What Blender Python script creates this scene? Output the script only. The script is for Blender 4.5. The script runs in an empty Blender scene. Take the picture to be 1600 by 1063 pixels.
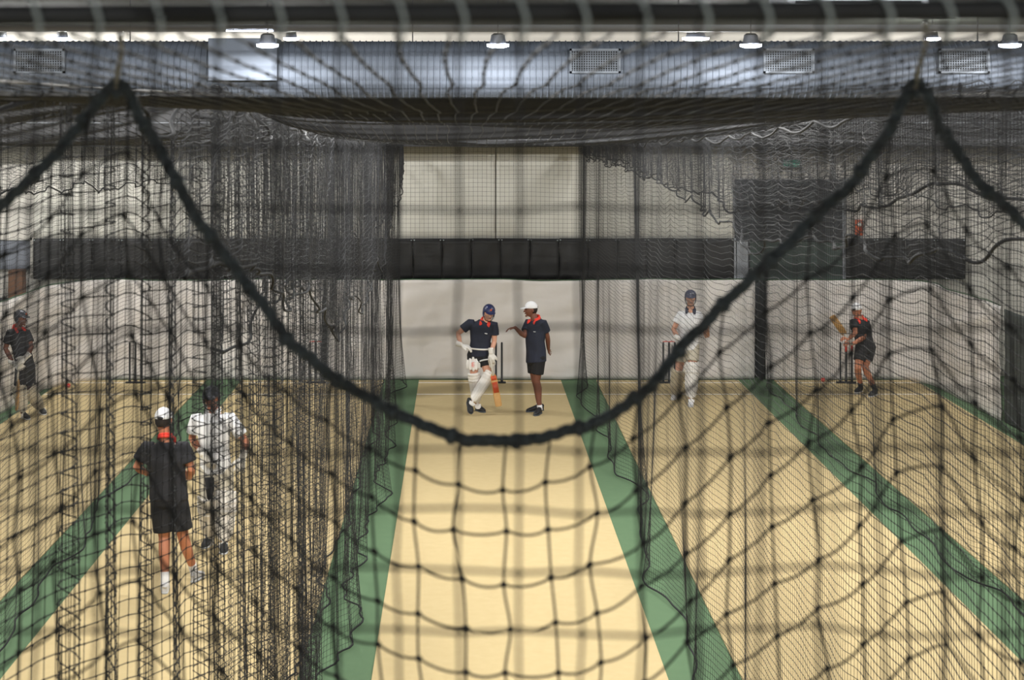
import bpy, bmesh, math, random
import numpy as np
from mathutils import Vector, Matrix
random.seed(7)
S = bpy.context.scene
COL = S.collection

# ------------------------------------------------------------------ camera, world, exposure
H = 4.8                       # camera height: the photographer stands on a gallery behind the lanes
FOC = 2700.0                  # focal length in pixels of the 1600 px wide frame
VX, VY = 722.6, 166.0         # where the lanes vanish
cam = bpy.data.cameras.new('camera')
cam.sensor_width = 23.6
cam.lens = FOC / 1600 * 23.6
cam.shift_x = (800 - VX) / 1600
cam.shift_y = -(531.5 - VY) / 1600
cam.clip_start = 0.05
cam.clip_end = 200
cam.dof.use_dof = True
cam.dof.focus_distance = 27.0
cam.dof.aperture_fstop = 5.2
co = bpy.data.objects.new('camera', cam)
co.location = (0, 0, H)
co.rotation_euler = (math.pi / 2, 0, 0)
COL.objects.link(co)
S.camera = co

w = bpy.data.worlds.new('world')
S.world = w
w.use_nodes = True
w.node_tree.nodes['Background'].inputs[0].default_value = (0.80, 0.88, 1.0, 1)
w.node_tree.nodes['Background'].inputs[1].default_value = 0.25
S.view_settings.view_transform = 'Standard'
S.view_settings.look = 'None'
S.view_settings.exposure = 1.2
S.view_settings.gamma = 1
S.view_settings.use_curve_mapping = False
LAMP_W = 190.0


def at(px, py, d):
    """a point of the place measured at photo pixel (px, py), d metres down the hall"""
    return Vector(((px - VX) * d / FOC, d, H - (py - VY) * d / FOC))


# ------------------------------------------------------------------ materials
def lin(c):
    out = []
    for v in c:
        v /= 255
        out.append(v / 12.92 if v <= .04045 else ((v + .055) / 1.055) ** 2.4)
    return tuple(out) + (1,)


MATS = {}


def mat(name, rgb, rough=.8, metal=0, emit=None, estr=0, noise=None, bump=None, alt=None, sheen=0):
    if name in MATS:
        return MATS[name]
    m = bpy.data.materials.new(name)
    m.use_nodes = True
    nt = m.node_tree
    b = nt.nodes['Principled BSDF']
    b.inputs['Base Color'].default_value = lin(rgb)
    b.inputs['Roughness'].default_value = rough
    b.inputs['Metallic'].default_value = metal
    if emit:
        b.inputs['Emission Color'].default_value = lin(emit)
        b.inputs['Emission Strength'].default_value = estr
    tc = nt.nodes.new('ShaderNodeTexCoord')
    if noise:
        n = nt.nodes.new('ShaderNodeTexNoise')
        n.inputs['Scale'].default_value = noise
        n.inputs['Detail'].default_value = 5
        nt.links.new(tc.outputs['Object'], n.inputs['Vector'])
        r = nt.nodes.new('ShaderNodeMix')
        r.data_type = 'RGBA'
        nt.links.new(n.outputs['Fac'], r.inputs[0])
        r.inputs[6].default_value = lin(rgb)
        r.inputs[7].default_value = lin(alt if alt else tuple(c * .82 for c in rgb))
        nt.links.new(r.outputs[2], b.inputs['Base Color'])
    if bump:
        n2 = nt.nodes.new('ShaderNodeTexNoise')
        n2.inputs['Scale'].default_value = bump[0]
        n2.inputs['Detail'].default_value = 4
        nt.links.new(tc.outputs['Object'], n2.inputs['Vector'])
        bp = nt.nodes.new('ShaderNodeBump')
        bp.inputs['Strength'].default_value = bump[1]
        bp.inputs['Distance'].default_value = .02
        nt.links.new(n2.outputs['Fac'], bp.inputs['Height'])
        nt.links.new(bp.outputs['Normal'], b.inputs['Normal'])
    MATS[name] = m
    return m


M_TURF = mat('yellow_turf', (200, 180, 134), .95, noise=9, alt=(190, 168, 122), bump=(400, .4))
M_GREEN = mat('green_turf', (92, 118, 84), .95, noise=7, alt=(82, 110, 78), bump=(400, .4))
M_LINE = mat('white_line', (236, 232, 224), .9)
M_CURT = mat('white_canvas', (224, 219, 215), .85, noise=1.3, alt=(215, 210, 206), bump=(2.2, .5))
M_CURT2 = mat('cream_canvas', (206, 204, 195), .85, noise=1.1, alt=(198, 196, 187))
M_WALL = mat('white_wall', (200, 196, 188), .9, noise=.8, alt=(188, 184, 176))
M_CEIL = mat('olive_ceiling', (62, 66, 58), .9, noise=2, alt=(52, 56, 50))
M_BLACK = mat('black_vinyl', (26, 26, 27), .6, noise=3, alt=(33, 33, 34), bump=(4, .3))
M_TWINE = mat('black_twine', (20, 21, 23), .85)
M_TWINE2 = mat('dark_twine', (36, 37, 40), .8)
M_ROPE = mat('black_rope', (22, 24, 27), .8, noise=70, alt=(88, 98, 104), bump=(120, .8))
M_CORD = mat('grey_cord', (160, 170, 172), .8)
M_CABLE = mat('steel_cable', (120, 116, 108), .6)
M_PIPE = mat('black_pipe', (14, 14, 16), .6, noise=40, alt=(40, 44, 48))
M_STEEL = mat('galvanised_steel', (86, 93, 104), .75, 0, noise=3, alt=(74, 81, 92))
M_DSTEEL = mat('dull_steel', (78, 78, 80), .7, .1)
M_VENT = mat('vent_grille', (140, 144, 150), .6)
M_DARK = mat('dark_opening', (30, 32, 34), .9)
M_DOOR = mat('dark_door', (68, 71, 75), .8, noise=2)
M_DOORG = mat('green_grey_panel', (64, 76, 72), .8)
M_LAMP = mat('lamp_glow', (255, 255, 255), .5, emit=(225, 235, 255), estr=9)
M_HOUS = mat('lamp_housing', (70, 72, 76), .5, .4)
M_SKIN = mat('light_skin', (214, 160, 134), .6)
M_SKIN2 = mat('brown_skin', (118, 74, 58), .6)
M_SKIN3 = mat('tan_skin', (186, 122, 92), .6)
M_NAVY = mat('navy_shirt', (38, 44, 64), .8, noise=6, alt=(30, 34, 46))
M_BSHIRT = mat('black_shirt', (34, 34, 40), .8, noise=6, alt=(26, 26, 30))
M_SHORT = mat('black_shorts', (24, 24, 28), .8)
M_RED = mat('red_collar', (226, 62, 46), .8)
M_WHITE = mat('white_cloth', (232, 232, 234), .8)
M_PAD = mat('white_pad', (226, 222, 216), .7)
M_CREAM = mat('cream_cloth', (198, 190, 172), .8)
M_HELM = mat('navy_helmet', (40, 46, 84), .35)
M_HELMB = mat('black_helmet', (38, 40, 48), .35)
M_GRILL = mat('steel_grille', (120, 120, 126), .4, .6)
M_HAIR = mat('dark_hair', (34, 26, 22), .8)
M_SHOE = mat('black_shoe', (26, 28, 32), .6)
M_SHOEW = mat('white_shoe', (206, 206, 208), .6)
M_SOLE = mat('sole_rubber', (196, 198, 200), .7)
M_WOOD = mat('willow_wood', (204, 160, 98), .5, noise=12, alt=(180, 134, 76))
M_GRIP = mat('bat_grip', (210, 206, 196), .7)
M_STICK = mat('red_sticker', (206, 62, 34), .5, noise=14, alt=(190, 90, 40))
M_STUMP = mat('black_plastic', (20, 20, 22), .5)
M_EYE = mat('eye_dark', (28, 20, 18), .3)
M_LIP = mat('lip', (122, 72, 62), .6)
M_BALL = mat('red_leather', (220, 62, 44), .45)
M_SIGN = mat('green_sign', (60, 130, 110), .6, emit=(60, 150, 120), estr=.12)
M_ORANGE = mat('orange_plastic', (196, 90, 52), .6)
M_GLASS = mat('window_pane', (112, 116, 126), .4)
M_BROWN = mat('brown_wood', (96, 66, 46), .7)


# ------------------------------------------------------------------ object helpers
def link(o, parent=None):
    COL.objects.link(o)
    if parent:
        o.parent = parent
        o.matrix_parent_inverse = Matrix.Translation(-parent.location) if parent.type == 'EMPTY' else Matrix()
    return o


def tag(o, label=None, cat=None, group=None, kind=None):
    if label: o['label'] = label
    if cat: o['category'] = cat
    if group: o['group'] = group
    if kind: o['kind'] = kind
    return o


def thing(name, loc, label, cat, group=None):
    o = bpy.data.objects.new(name, None)
    o.location = loc
    o.empty_display_size = .1
    COL.objects.link(o)
    return tag(o, label, cat, group)


class MB:
    """collects shapes given in world coordinates; build() links them as ONE mesh object"""
    def __init__(s):
        s.v = []
        s.f = []

    def add(s, verts, faces):
        n = len(s.v)
        s.v.extend(tuple(x) for x in verts)
        s.f.extend(tuple(i + n for i in f) for f in faces)
        return s

    def box(s, x0, x1, y0, y1, z0, z1):
        v = [(x, y, z) for x in (x0, x1) for y in (y0, y1) for z in (z0, z1)]
        return s.add(v, [(0, 1, 3, 2), (4, 6, 7, 5), (0, 4, 5, 1), (2, 3, 7, 6), (0, 2, 6, 4), (1, 5, 7, 3)])

    def tube(s, pts, rad, n=10, cap=True):
        pts = [Vector(p) for p in pts]
        if not hasattr(rad, '__len__'):
            rad = [rad] * len(pts)
        a = None
        vs = []
        for i, p in enumerate(pts):
            t = (pts[min(i + 1, len(pts) - 1)] - pts[max(i - 1, 0)]).normalized()
            if a is None:
                ref = Vector((0, 0, 1)) if abs(t.z) < .9 else Vector((1, 0, 0))
                a = t.cross(ref).normalized()
            a = (a - t * a.dot(t)).normalized()
            b = t.cross(a)
            for k in range(n):
                q = 2 * math.pi * k / n
                vs.append(p + (a * math.cos(q) + b * math.sin(q)) * rad[i])
        m = len(pts)
        fs = [(i * n + k, i * n + (k + 1) % n, (i + 1) * n + (k + 1) % n, (i + 1) * n + k)
              for i in range(m - 1) for k in range(n)]
        if cap:
            fs.append(tuple(range(n))[::-1])
            fs.append(tuple((m - 1) * n + k for k in range(n)))
        return s.add(vs, fs)

    def limb(s, pts, rad, n=12):
        """tube with rounded ends"""
        pts = [Vector(p) for p in pts]
        rad = list(rad)
        t0 = (pts[1] - pts[0]).normalized()
        t1 = (pts[-1] - pts[-2]).normalized()
        P = [pts[0] - t0 * rad[0] * .95, pts[0] - t0 * rad[0] * .7] + pts + [pts[-1] + t1 * rad[-1] * .7, pts[-1] + t1 * rad[-1] * .95]
        R = [rad[0] * .3, rad[0] * .72] + rad + [rad[-1] * .72, rad[-1] * .3]
        return s.tube(P, R, n)

    def loft(s, rings, n=20, p=2.0):
        """rings: (centre, half axis a, half axis b); superellipse sections, capped"""
        vs = []
        for c, a, b in rings:
            for k in range(n):
                q = 2 * math.pi * k / n
                cx, sx = math.cos(q), math.sin(q)
                cx = math.copysign(abs(cx) ** (2 / p), cx)
                sx = math.copysign(abs(sx) ** (2 / p), sx)
                vs.append(c + a * cx + b * sx)
        m = len(rings)
        fs = [(i * n + k, i * n + (k + 1) % n, (i + 1) * n + (k + 1) % n, (i + 1) * n + k)
              for i in range(m - 1) for k in range(n)]
        fs.append(tuple(range(n))[::-1])
        fs.append(tuple((m - 1) * n + k for k in range(n)))
        return s.add(vs, fs)

    def ball(s, c, ax, ay, az, n=16, m=10):
        c = Vector(c)
        vs = [c - az]
        for i in range(1, m):
            q = -math.pi / 2 + math.pi * i / m
            for k in range(n):
                t = 2 * math.pi * k / n
                vs.append(c + ax * (math.cos(q) * math.cos(t)) + ay * (math.cos(q) * math.sin(t)) + az * math.sin(q))
        vs.append(c + az)
        fs = [(0, 1 + (k + 1) % n, 1 + k) for k in range(n)]
        for i in range(m - 2):
            for k in range(n):
                a = 1 + i * n
                fs.append((a + k, a + (k + 1) % n, a + n + (k + 1) % n, a + n + k))
        L = len(vs) - 1
        a = 1 + (m - 2) * n
        fs += [(a + k, a + (k + 1) % n, L) for k in range(n)]
        return s.add(vs, fs)

    def build(s, name, m, parent=None, smooth=True, voxel=None, bevel=None, sm=3):
        me = bpy.data.meshes.new(name)
        me.from_pydata(s.v, [], s.f)
        me.validate()
        bm = bmesh.new()
        bm.from_mesh(me)
        bmesh.ops.recalc_face_normals(bm, faces=bm.faces)
        bm.to_mesh(me)
        bm.free()
        me.materials.append(m)
        o = bpy.data.objects.new(name, me)
        link(o, parent)
        if voxel:
            r = o.modifiers.new('remesh', 'REMESH')
            r.mode = 'VOXEL'
            r.voxel_size = voxel
            r.use_smooth_shade = True
            q = o.modifiers.new('smooth', 'SMOOTH')
            q.iterations = sm
            q.factor = .5
        elif bevel:
            b = o.modifiers.new('bevel', 'BEVEL')
            b.width = bevel
            b.segments = 2
        elif smooth:
            me.polygons.foreach_set('use_smooth', [True] * len(me.polygons))
        return o


def struct(name, mb, m, parent=None, **k):
    o = mb.build(name, m, parent, smooth=False, **k)
    if not parent:
        o['kind'] = 'structure'
    return o


# ------------------------------------------------------------------ the hall
XW0, XW1, YB, ZC = -9.85, 11.0, 30.75, 6.2
struct('floor', MB().box(XW0, XW1, -3, YB, -.2, 0), M_GREEN)
struct('wall_back', MB().box(XW0, XW1, YB, YB + .2, 0, ZC), M_WALL)
struct('wall_left', MB().box(XW0 - .2, XW0, -3, YB + .2, 0, ZC), M_WALL)
struct('wall_right', MB().box(XW1, XW1 + .2, -3, YB + .2, 0, ZC), M_WALL)
cb = MB().box(XW0 - .2, XW1 + .2, -3, YB + .2, ZC, ZC + .15)
struct('wall_front', MB().box(XW0 - .2, XW1 + .2, -3.2, -3, 0, ZC), M_WALL)
struct('ceiling', cb, M_CEIL)
for i, y in enumerate((25.0, 16.5)):
    struct('trim_%d' % (i + 1), MB().box(XW0, XW1, y, y + .12, (5.88, 5.98)[i], (5.98, 6.1)[i]), M_VENT)

# five pitches of sand coloured turf with their creases
LANE = [(-5.72, 'far left lane beside the side curtain'), (-2.62, 'left lane where the two people walk'),
        (.48, 'middle lane beneath the batter and coach in the clear'), (3.58, 'lane right of the middle one'),
        (6.68, 'far right lane under the shot practice')]
for x, lab in LANE:
    t = thing('pitch_mat', (x, 15, 0), 'sand coloured turf pitch of the ' + lab, 'pitch', None)
    MB().box(x - 1.24, x + 1.24, -1, 30.2, .0, .012).build('turf', M_TURF, t, smooth=False)
    MB().box(x - 1.24, x + 1.24, 28.68, 28.73, .0118, .0145).build('crease_line', M_LINE, t, smooth=False)
    MB().box(x - 1.24, x + 1.24, 29.88, 29.925, .0118, .0145).build('crease_line', M_LINE, t, smooth=False)


def n1(y, seed, f=1.0):
    """smooth noise, about -1..1"""
    y = np.asarray(y, float) * f
    r = np.random.RandomState(seed)
    o = 0
    for k, a in ((1, .5), (1.73, .35), (2.91, .25), (4.7, .14)):
        o = o + a * np.sin(y * k * 2 * math.pi * .5 + r.uniform(0, 6.28))
    return o


# ------------------------------------------------------------------ curtains and panels on the end wall
def curtain(path, z0, z1, name, m, label, seed, amp=.03, parent=None, vtop=True, ny=26, cat='curtain'):
    """cloth hung along a plan path, with folds that grow downwards"""
    P = np.array(path, float)
    seg = np.r_[0, np.cumsum(np.hypot(*np.diff(P, axis=0).T))]
    n = int(seg[-1] / .05) + 2
    u = np.linspace(0, seg[-1], n)
    x = np.interp(u, seg, P[:, 0])
    y = np.interp(u, seg, P[:, 1])
    tx = np.gradient(x)
    ty = np.gradient(y)
    l = np.hypot(tx, ty) + 1e-9
    nx, nyy = -ty / l, tx / l
    v = np.linspace(0, 1, ny)
    vs = []
    for j in v:
        f = amp * ((.25 + .75 * j) * n1(u + .25 * np.sin(3 * j + seed), seed, .8) + .35 * n1(u * 1.0 + j * 1.3, seed + 3, 1.5) * (1 - abs(2 * j - 1) * .3))
        f = f + amp * .3 * n1(j * 6 + u * .7, seed + 9, 1.0)
        zt = z1 - (.018 * (1 + n1(u, seed + 5, .5)) if vtop else 0) * (1 - j)
        z = z0 + (zt - z0) * (1 - j) + 0 * x
        vs += [(a, b, c) for a, b, c in zip(x + nx * f, y + nyy * f, z)]
    fs = [(j * n + i, j * n + i + 1, (j + 1) * n + i + 1, (j + 1) * n + i) for j in range(ny - 1) for i in range(n - 1)]
    t = thing(name, (float(x.mean()), float(y.mean()), z0), label, cat)
    o = MB().add(vs, fs).build('cloth', m, t)
    q = o.modifiers.new('solid', 'SOLIDIFY')
    q.thickness = .004
    hem = [Vector(vs[i]) + Vector((0, -.004, .004)) for i in range(0, n, 2)]
    return t, hem


def arc(cx, cy, r, a0, a1, n=10):
    return [(cx + r * math.cos(math.radians(a0 + (a1 - a0) * i / n)), cy + r * math.sin(math.radians(a0 + (a1 - a0) * i / n))) for i in range(n + 1)]


YC = 30.3
M_GCORD = mat('green_cord', (52, 84, 56), .8)
for path, lab, sd, m in (
        ([(-7.2, 26.6), (-7.05, 29.2)] + arc(-5.95, 29.25, 1.05, 180, 92)[1:] + [(-2.46, YC)], 'white canvas curtain turning the corner behind the far left lane', 3, M_CURT),
        ([(-2.36, YC), (5.13, YC)], 'white canvas curtain across the end wall behind the middle batter', 11, M_CURT),
        ([(5.32, YC), (7.3, YC)] + arc(7.3, 29.5, .8, 85, 5) + [(8.12, 28.6), (8.2, 26.3)], 'white canvas curtain rounding the right hand corner of the hall', 17, M_CURT)):
    t, hem = curtain(path, .012, 1.775, 'curtain', m, lab, sd, .045)
    MB().tube(hem, .009, 6).build('green_cord', M_GCORD, t)
t, _ = curtain([(-7.22, 26.5), (-7.35, 17)], .01, 1.75, 'side_screen', mat('dark_mesh_screen', (52, 58, 56), .9), 'dark side screen continuing from the white curtain at far left', 5, .03, cat='screen')
t, _ = curtain([(8.22, 26.2), (8.3, 16)], .01, 1.75, 'side_screen', MATS['dark_mesh_screen'], 'dark side screen continuing from the white curtain at far right', 6, .03, cat='screen')

# solid dark strips standing in for the shade in the curtain gaps
for xc, lab in ((-2.41, 'narrow dark strip standing in for the shaded curtain gap left of the middle lane'), (5.22, 'narrow dark strip standing in for the shaded gap between the middle and right curtains')):
    rg = []
    for k in range(9):
        z = .02 + 1.74 * k / 8
        wd = .015 + .062 * math.sin(math.pi * min(1, (1 - k / 8) * .9 + .05)) * (1 if xc > 0 else .55)
        rg.append((Vector((xc + .01 * math.sin(k * 2), YC - .12, z)), Vector((wd, 0, 0)), Vector((0, .05, 0))))
    tag(MB().loft(rg, 10).build('gap_shade_strip', M_DARK), lab, 'gap strip')

for a, b, lab in ((-7.6, -2.4, 'cream upper wall curtain over the two left lanes'), (-2.38, .58, 'cream upper curtain left of the thin seam over the middle lane'), (.6, 4.8, 'cream upper curtain right of the thin seam over the middle lane')):
    curtain([(a, YB - .1), (b, YB - .1)], 2.4, 4.35, 'upper_curtain', M_CURT2, lab, int(a * 10) % 50 + 2, .012, vtop=False, ny=10)

# row of black vinyl panels, two eyelets each
PW = .517
k = 0
xs = [-7.6 + PW * i for i in range(24)] + [6.78 + .53 * i for i in range(4)]
for x in xs:
    wide = PW if x < 6 else .53
    zt = 2.46 + random.uniform(-.006, .006)
    mb = MB()
    nx_, nz_ = 8, 8
    vs = []
    ph = random.uniform(0, 6)
    for j in range(nz_ + 1):
        for i in range(nx_ + 1):
            xx = x + .003 + (wide - .006) * i / nx_
            zz = 1.74 + (zt - 1.74) * j / nz_
            yy = YB - .17 + .012 * math.sin(i * .9 + ph) * math.sin(j * .8 + ph * 2) - .006 * (i / nx_)
            vs.append((xx, yy, zz))
    fs = [(j * 9 + i, j * 9 + i + 1, (j + 1) * 9 + i + 1, (j + 1) * 9 + i) for j in range(8) for i in range(8)]
    left = x < 4
    t = thing('vinyl_panel', (x + wide / 2, YB - .17, 1.74),
              'black vinyl panel in the long dark row above the white curtains' if left else 'black vinyl panel in the short row at far right above the curtain', 'panel',
              'black vinyl panels of the long row' if left else 'black vinyl panels of the short right row')
    o = mb.add(vs, fs).build('sheet', M_BLACK, t)
    q = o.modifiers.new('solid', 'SOLIDIFY')
    q.thickness = .006
    for ex in (x + .028, x + wide - .028):
        MB().tube([(ex, YB - .205, zt - .03), (ex, YB - .175, zt - .03)], .011, 10).build('eyelet', M_CORD, t)

# dark roller door with grey-green lower boards, right of the long row
struct('door_1', MB().box(4.84, 6.76, YB - .1, YB, 0, 3.5), M_DOOR)
for i in range(12):
    struct('door_slat', MB().box(4.9, 6.7, YB - .12, YB - .1, 2.5 + i * .08, 2.57 + i * .08), M_DOOR, bpy.data.objects['door_1'])
struct('door_frame', MB().box(6.74, 6.8, YB - .13, YB - .1, 1.7, 3.5), M_VENT, bpy.data.objects['door_1'])
struct('door_frame', MB().box(4.8, 4.84, YB - .18, YB - .1, 1.7, 2.46), M_VENT, bpy.data.objects['door_1'])
struct('door_panel', MB().box(5.1, 6.73, YB - .13, YB - .1, 1.7, 2.42), M_DOORG, bpy.data.objects['door_1'])
struct('door_panel', MB().box(4.86, 5.06, YB - .14, YB - .1, 1.7, 2.42), M_VENT, bpy.data.objects['door_1'])
t = thing('exit_sign', (5.87, YB - .05, 3.7), 'small green sign on the wall above the dark roller door', 'sign')
MB().box(5.68, 6.02, YB - .07, YB, 3.71, 3.86).build('sign_box', M_VENT, t, smooth=False)
MB().box(5.7, 6.0, YB - .08, YB - .07, 3.725, 3.845).build('sign_face', M_SIGN, t, smooth=False)
t = thing('alarm_box', (7.05, YB - .05, 2.5), 'small orange box on the upper wall right of the dark roller door', 'alarm')
MB().box(6.98, 7.12, YB - .06, YB, 2.5, 2.78).build('box', M_ORANGE, t, smooth=False, bevel=.01)
MB().ball((7.05, YB - .07, 2.7), Vector((.04, 0, 0)), Vector((0, .02, 0)), Vector((0, 0, .04))).build('button', M_LINE, t)
wn = MB().box(-8.9, -7.66, YB - .04, YB, 1.9, 2.42)
struct('window_1', wn, M_GLASS)
struct('window_frame', MB().box(-8.95, -7.64, YB - .06, YB, 2.42, 2.47).box(-7.68, -7.62, YB - .06, YB, 1.8, 2.46).box(-8.3, -8.26, YB - .05, YB, 1.9, 2.42), M_WALL, bpy.data.objects['window_1'])
t = thing('wooden_box', (-7.82, YB - .3, 1.5), 'brown wooden box by the wall at far left edge of the black panels', 'box')
MB().box(-7.97, -7.72, YB - .45, YB - .15, 1.4, 1.92).build('box', M_BROWN, t, smooth=False, bevel=.02)
MB().box(-9.7, -7.7, YB - .5, YB - .1, 0, 1.4).build('ledge', M_DARK, t, smooth=False)

# ------------------------------------------------------------------ ducts, lamps, air unit


def duct(x0, x1, y, z, r, name, m, label, pitch=.075):
    t = thing(name, ((x0 + x1) / 2, y, z), label, 'duct')
    xs_, rs = [], []
    x = x0
    while x < x1:
        for dx, dr in ((0, 0), (pitch * .76, 0), (pitch * .84, .011), (pitch * .94, .011)):
            xs_.append(x + dx)
            rs.append(r + dr)
        x += pitch
    MB().tube([(a, y, z) for a in xs_], rs, 40).build('spiral_tube', m, t, smooth=False)
    return t


dt = duct(-9.7, 10.9, 20.8, 5.225, .355, 'air_duct', M_STEEL, 'big silver spiral air duct crossing the hall below the lamps')
for px in (61, 930, 1233, 1507):
    x = (px - VX) * 20.4 / FOC
    g = MB()
    g.box(x - .3, x + .3, 20.40, 20.44, 5.19, 5.215).box(x - .3, x + .3, 20.40, 20.44, 5.455, 5.48)
    g.box(x - .3, x - .275, 20.40, 20.44, 5.19, 5.48).box(x + .275, x + .3, 20.40, 20.44, 5.19, 5.48)
    fr = g.build('vent_frame', mat('duct_vent', (92, 98, 106), .7), dt, smooth=False)
    g = MB()
    for i in range(19):
        xx = x - .262 + .029 * i
        g.box(xx, xx + .011, 20.41, 20.425, 5.2, 5.46)
    for i in range(9):
        zz = 5.225 + .028 * i
        g.box(x - .28, x + .28, 20.413, 20.422, zz, zz + .009)
    g.build('grille', MATS['duct_vent'], dt, smooth=False)
    MB().box(x - .28, x + .28, 20.43, 20.6, 5.2, 5.46).build('vent_box', M_DARK, dt, smooth=False)
MB().box(*[(p - VX) * 20.3 / FOC for p in (325, 433)], 20.3, 20.8, 5.1, 5.6).build('side_box', M_STEEL, dt, smooth=False, bevel=.01)
for x in (-7.5, -4, -.6, 2.6, 6.2, 9):
    MB().tube([(x, 20.8, 5.55), (x, 20.8, ZC)], .008, 6).build('hanger', M_DSTEEL, dt)
t = thing('air_duct', (0, 30.4, 4.1), 'flat dark box duct along the top of the end wall', 'duct')
MB().box(-9.7, 10.9, 30.2, 30.58, 4.09, 4.86).build('casing', M_DSTEEL, t, smooth=False, bevel=.01)
MB().box(-9.7, 10.9, 30.18, 30.2, 4.5, 4.52).build('seam', M_VENT, t, smooth=False)


def lamp(x, y, z, label, group=None, big=False, power=LAMP_W, point=False):
    t = thing('high_bay_lamp', (x, y, z), label, 'lamp', group)
    R = .20 if big else .125
    MB().tube([(x, y, z + .03), (x, y, z + .07), (x, y, z + .13), (x, y, z + .15)], [R * .75, R * .7, R * .62, R * .4], 20).build('housing', M_HOUS, t, smooth=False)
    MB().tube([(x, y, z - .012), (x, y, z), (x, y, z + .03)], [R * .6, R * .97, R * 1.0], 24).build('diffuser', M_LAMP, t)
    MB().tube([(x, y, z + .15), (x, y, ZC)], .006, 6).build('cord', M_HOUS, t)
    L = bpy.data.lights.new('lamp_light', 'POINT' if point else 'AREA')
    if point:
        L.shadow_soft_size = .1
    else:
        L.shape = 'DISK'
        L.size = .3
    L.energy = power
    L.color = (1, .99, .97)
    lo = bpy.data.objects.new('light', L)
    lo.location = (x, y, z - (.13 if point else .03))
    link(lo, t)
    return t


for px, lb in ((28 - 390, None), (418, 'small round lamp in front of the silver duct, above the left lanes'), (778, 'small round lamp in front of the silver duct, over the middle lane'),
               (1173, 'small round lamp in front of the silver duct, right of the middle lane'), (1578, 'small round lamp before the silver duct at the right edge')):
    p = at(px, 73, 19.5)
    lamp(p.x, p.y, p.z, lb or 'small round lamp in front of the silver duct, beyond the left edge', power=LAMP_W * .45)
for px, lb in ((2, 'lamp glimpsed at the left edge above the duct'), (97, 'lamp above the duct, second from the left edge'), (455, 'lamp behind and above the silver duct near the batten light'),
               (1457, 'lamp behind the silver duct near the hanging net hook')):
    p = at(px, 62, 27.5)
    lamp(p.x, p.y, p.z, lb, power=LAMP_W * 1.05, point=True)
p = at(1087, 62, 25.5)
lamp(p.x, p.y, p.z, 'wide white shaded lamp above the silver duct right of centre', big=True, power=LAMP_W * 1.05, point=True)
for y, pw_ in ((6.6, .26), (13.4, 1.7)):  # rows added out of view to light the end curtain and near floor
    for x in (-7.6, -4.5, -1.4, 1.7, 4.8, 7.9):
        lamp(x, y, 5.98, 'unseen lamp added under the ceiling above the nets to light the hall', 'added lamps under the ceiling over the nets', power=LAMP_W * pw_, point=True)
for x in (-1.6, 2.2):  # unseen pair added to brighten the camera side of lashings and rope
    lamp(x, -1.6, 5.9, 'unseen lamp added behind the photographer to light the nearest cords', 'added lamps over the gallery', power=LAMP_W * .12)
t = thing('batten_light', tuple(at(389, 47, 24.6)), 'thin bright strip light above the grey duct box', 'lamp')
a, b = at(353, 47, 24.6), at(426, 47, 24.6)
MB().box(a.x, b.x, 24.6, 24.68, a.z - .02, a.z + .02).build('tube', M_LAMP, t, smooth=False)
MB().box(a.x, b.x, 24.58, 24.7, a.z + .02, a.z + .07).build('casing', M_HOUS, t, smooth=False)

for x_ in (a.x + .1, b.x - .1):
    MB().tube([(x_, 24.64, a.z + .06), (x_, 24.64, ZC)], .006, 6).build('hanger', M_HOUS, t)
t = thing('air_conditioner', (3.75, 16.6, 5.76), 'white ceiling air conditioner unit at the top right', 'air conditioner')
x0, x1 = (1230 - VX) * 16.4 / FOC, (1452 - VX) * 16.4 / FOC
MB().box(x0, x1, 16.4, 17.4, 5.745, 6.0).build('casing', M_VENT, t, smooth=False, bevel=.02)
MB().box(x0 + .08, x1 - .08, 16.385, 16.4, 5.775, 5.8).build('slot', M_DARK, t, smooth=False)
MB().box(x0 + .1, x1 - .1, 16.385, 16.4, 5.83, 5.96).build('grille', M_DSTEEL, t, smooth=False)

# ------------------------------------------------------------------ nets


def strands(L, r, refv, n=3):
    """L: [M, K, 3] polylines -> verts, quads"""
    M_, K = L.shape[:2]
    T = np.gradient(L, axis=1)
    T /= np.linalg.norm(T, axis=2, keepdims=True) + 1e-12
    A = np.cross(T, np.array(refv, float))
    A /= np.linalg.norm(A, axis=2, keepdims=True) + 1e-12
    B = np.cross(T, A)
    q = np.arange(n) * 2 * np.pi / n
    V = L[:, :, None, :] + r * (np.cos(q)[None, None, :, None] * A[:, :, None, :] + np.sin(q)[None, None, :, None] * B[:, :, None, :])
    V = V.reshape(-1, 3)
    m, k, c = np.meshgrid(np.arange(M_), np.arange(K - 1), np.arange(n), indexing='ij')
    base = (m * K + k) * n
    F = np.stack([base + c, base + (c + 1) % n, base + n + (c + 1) % n, base + n + c], -1).reshape(-1, 4)
    return V, F


def knots(P, r):
    """octahedral knots"""
    P = P.reshape(-1, 3)
    D = np.array([(1, 0, 0), (-1, 0, 0), (0, 1, 0), (0, -1, 0), (0, 0, 1), (0, 0, -1)], float) * r
    V = (P[:, None, :] + D[None]).reshape(-1, 3)
    f = np.array([(0, 2, 4), (2, 1, 4), (1, 3, 4), (3, 0, 4), (2, 0, 5), (1, 2, 5), (3, 1, 5), (0, 3, 5)])
    F = (np.arange(len(P))[:, None, None] * 6 + f[None]).reshape(-1, 3)
    return V, F


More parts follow.
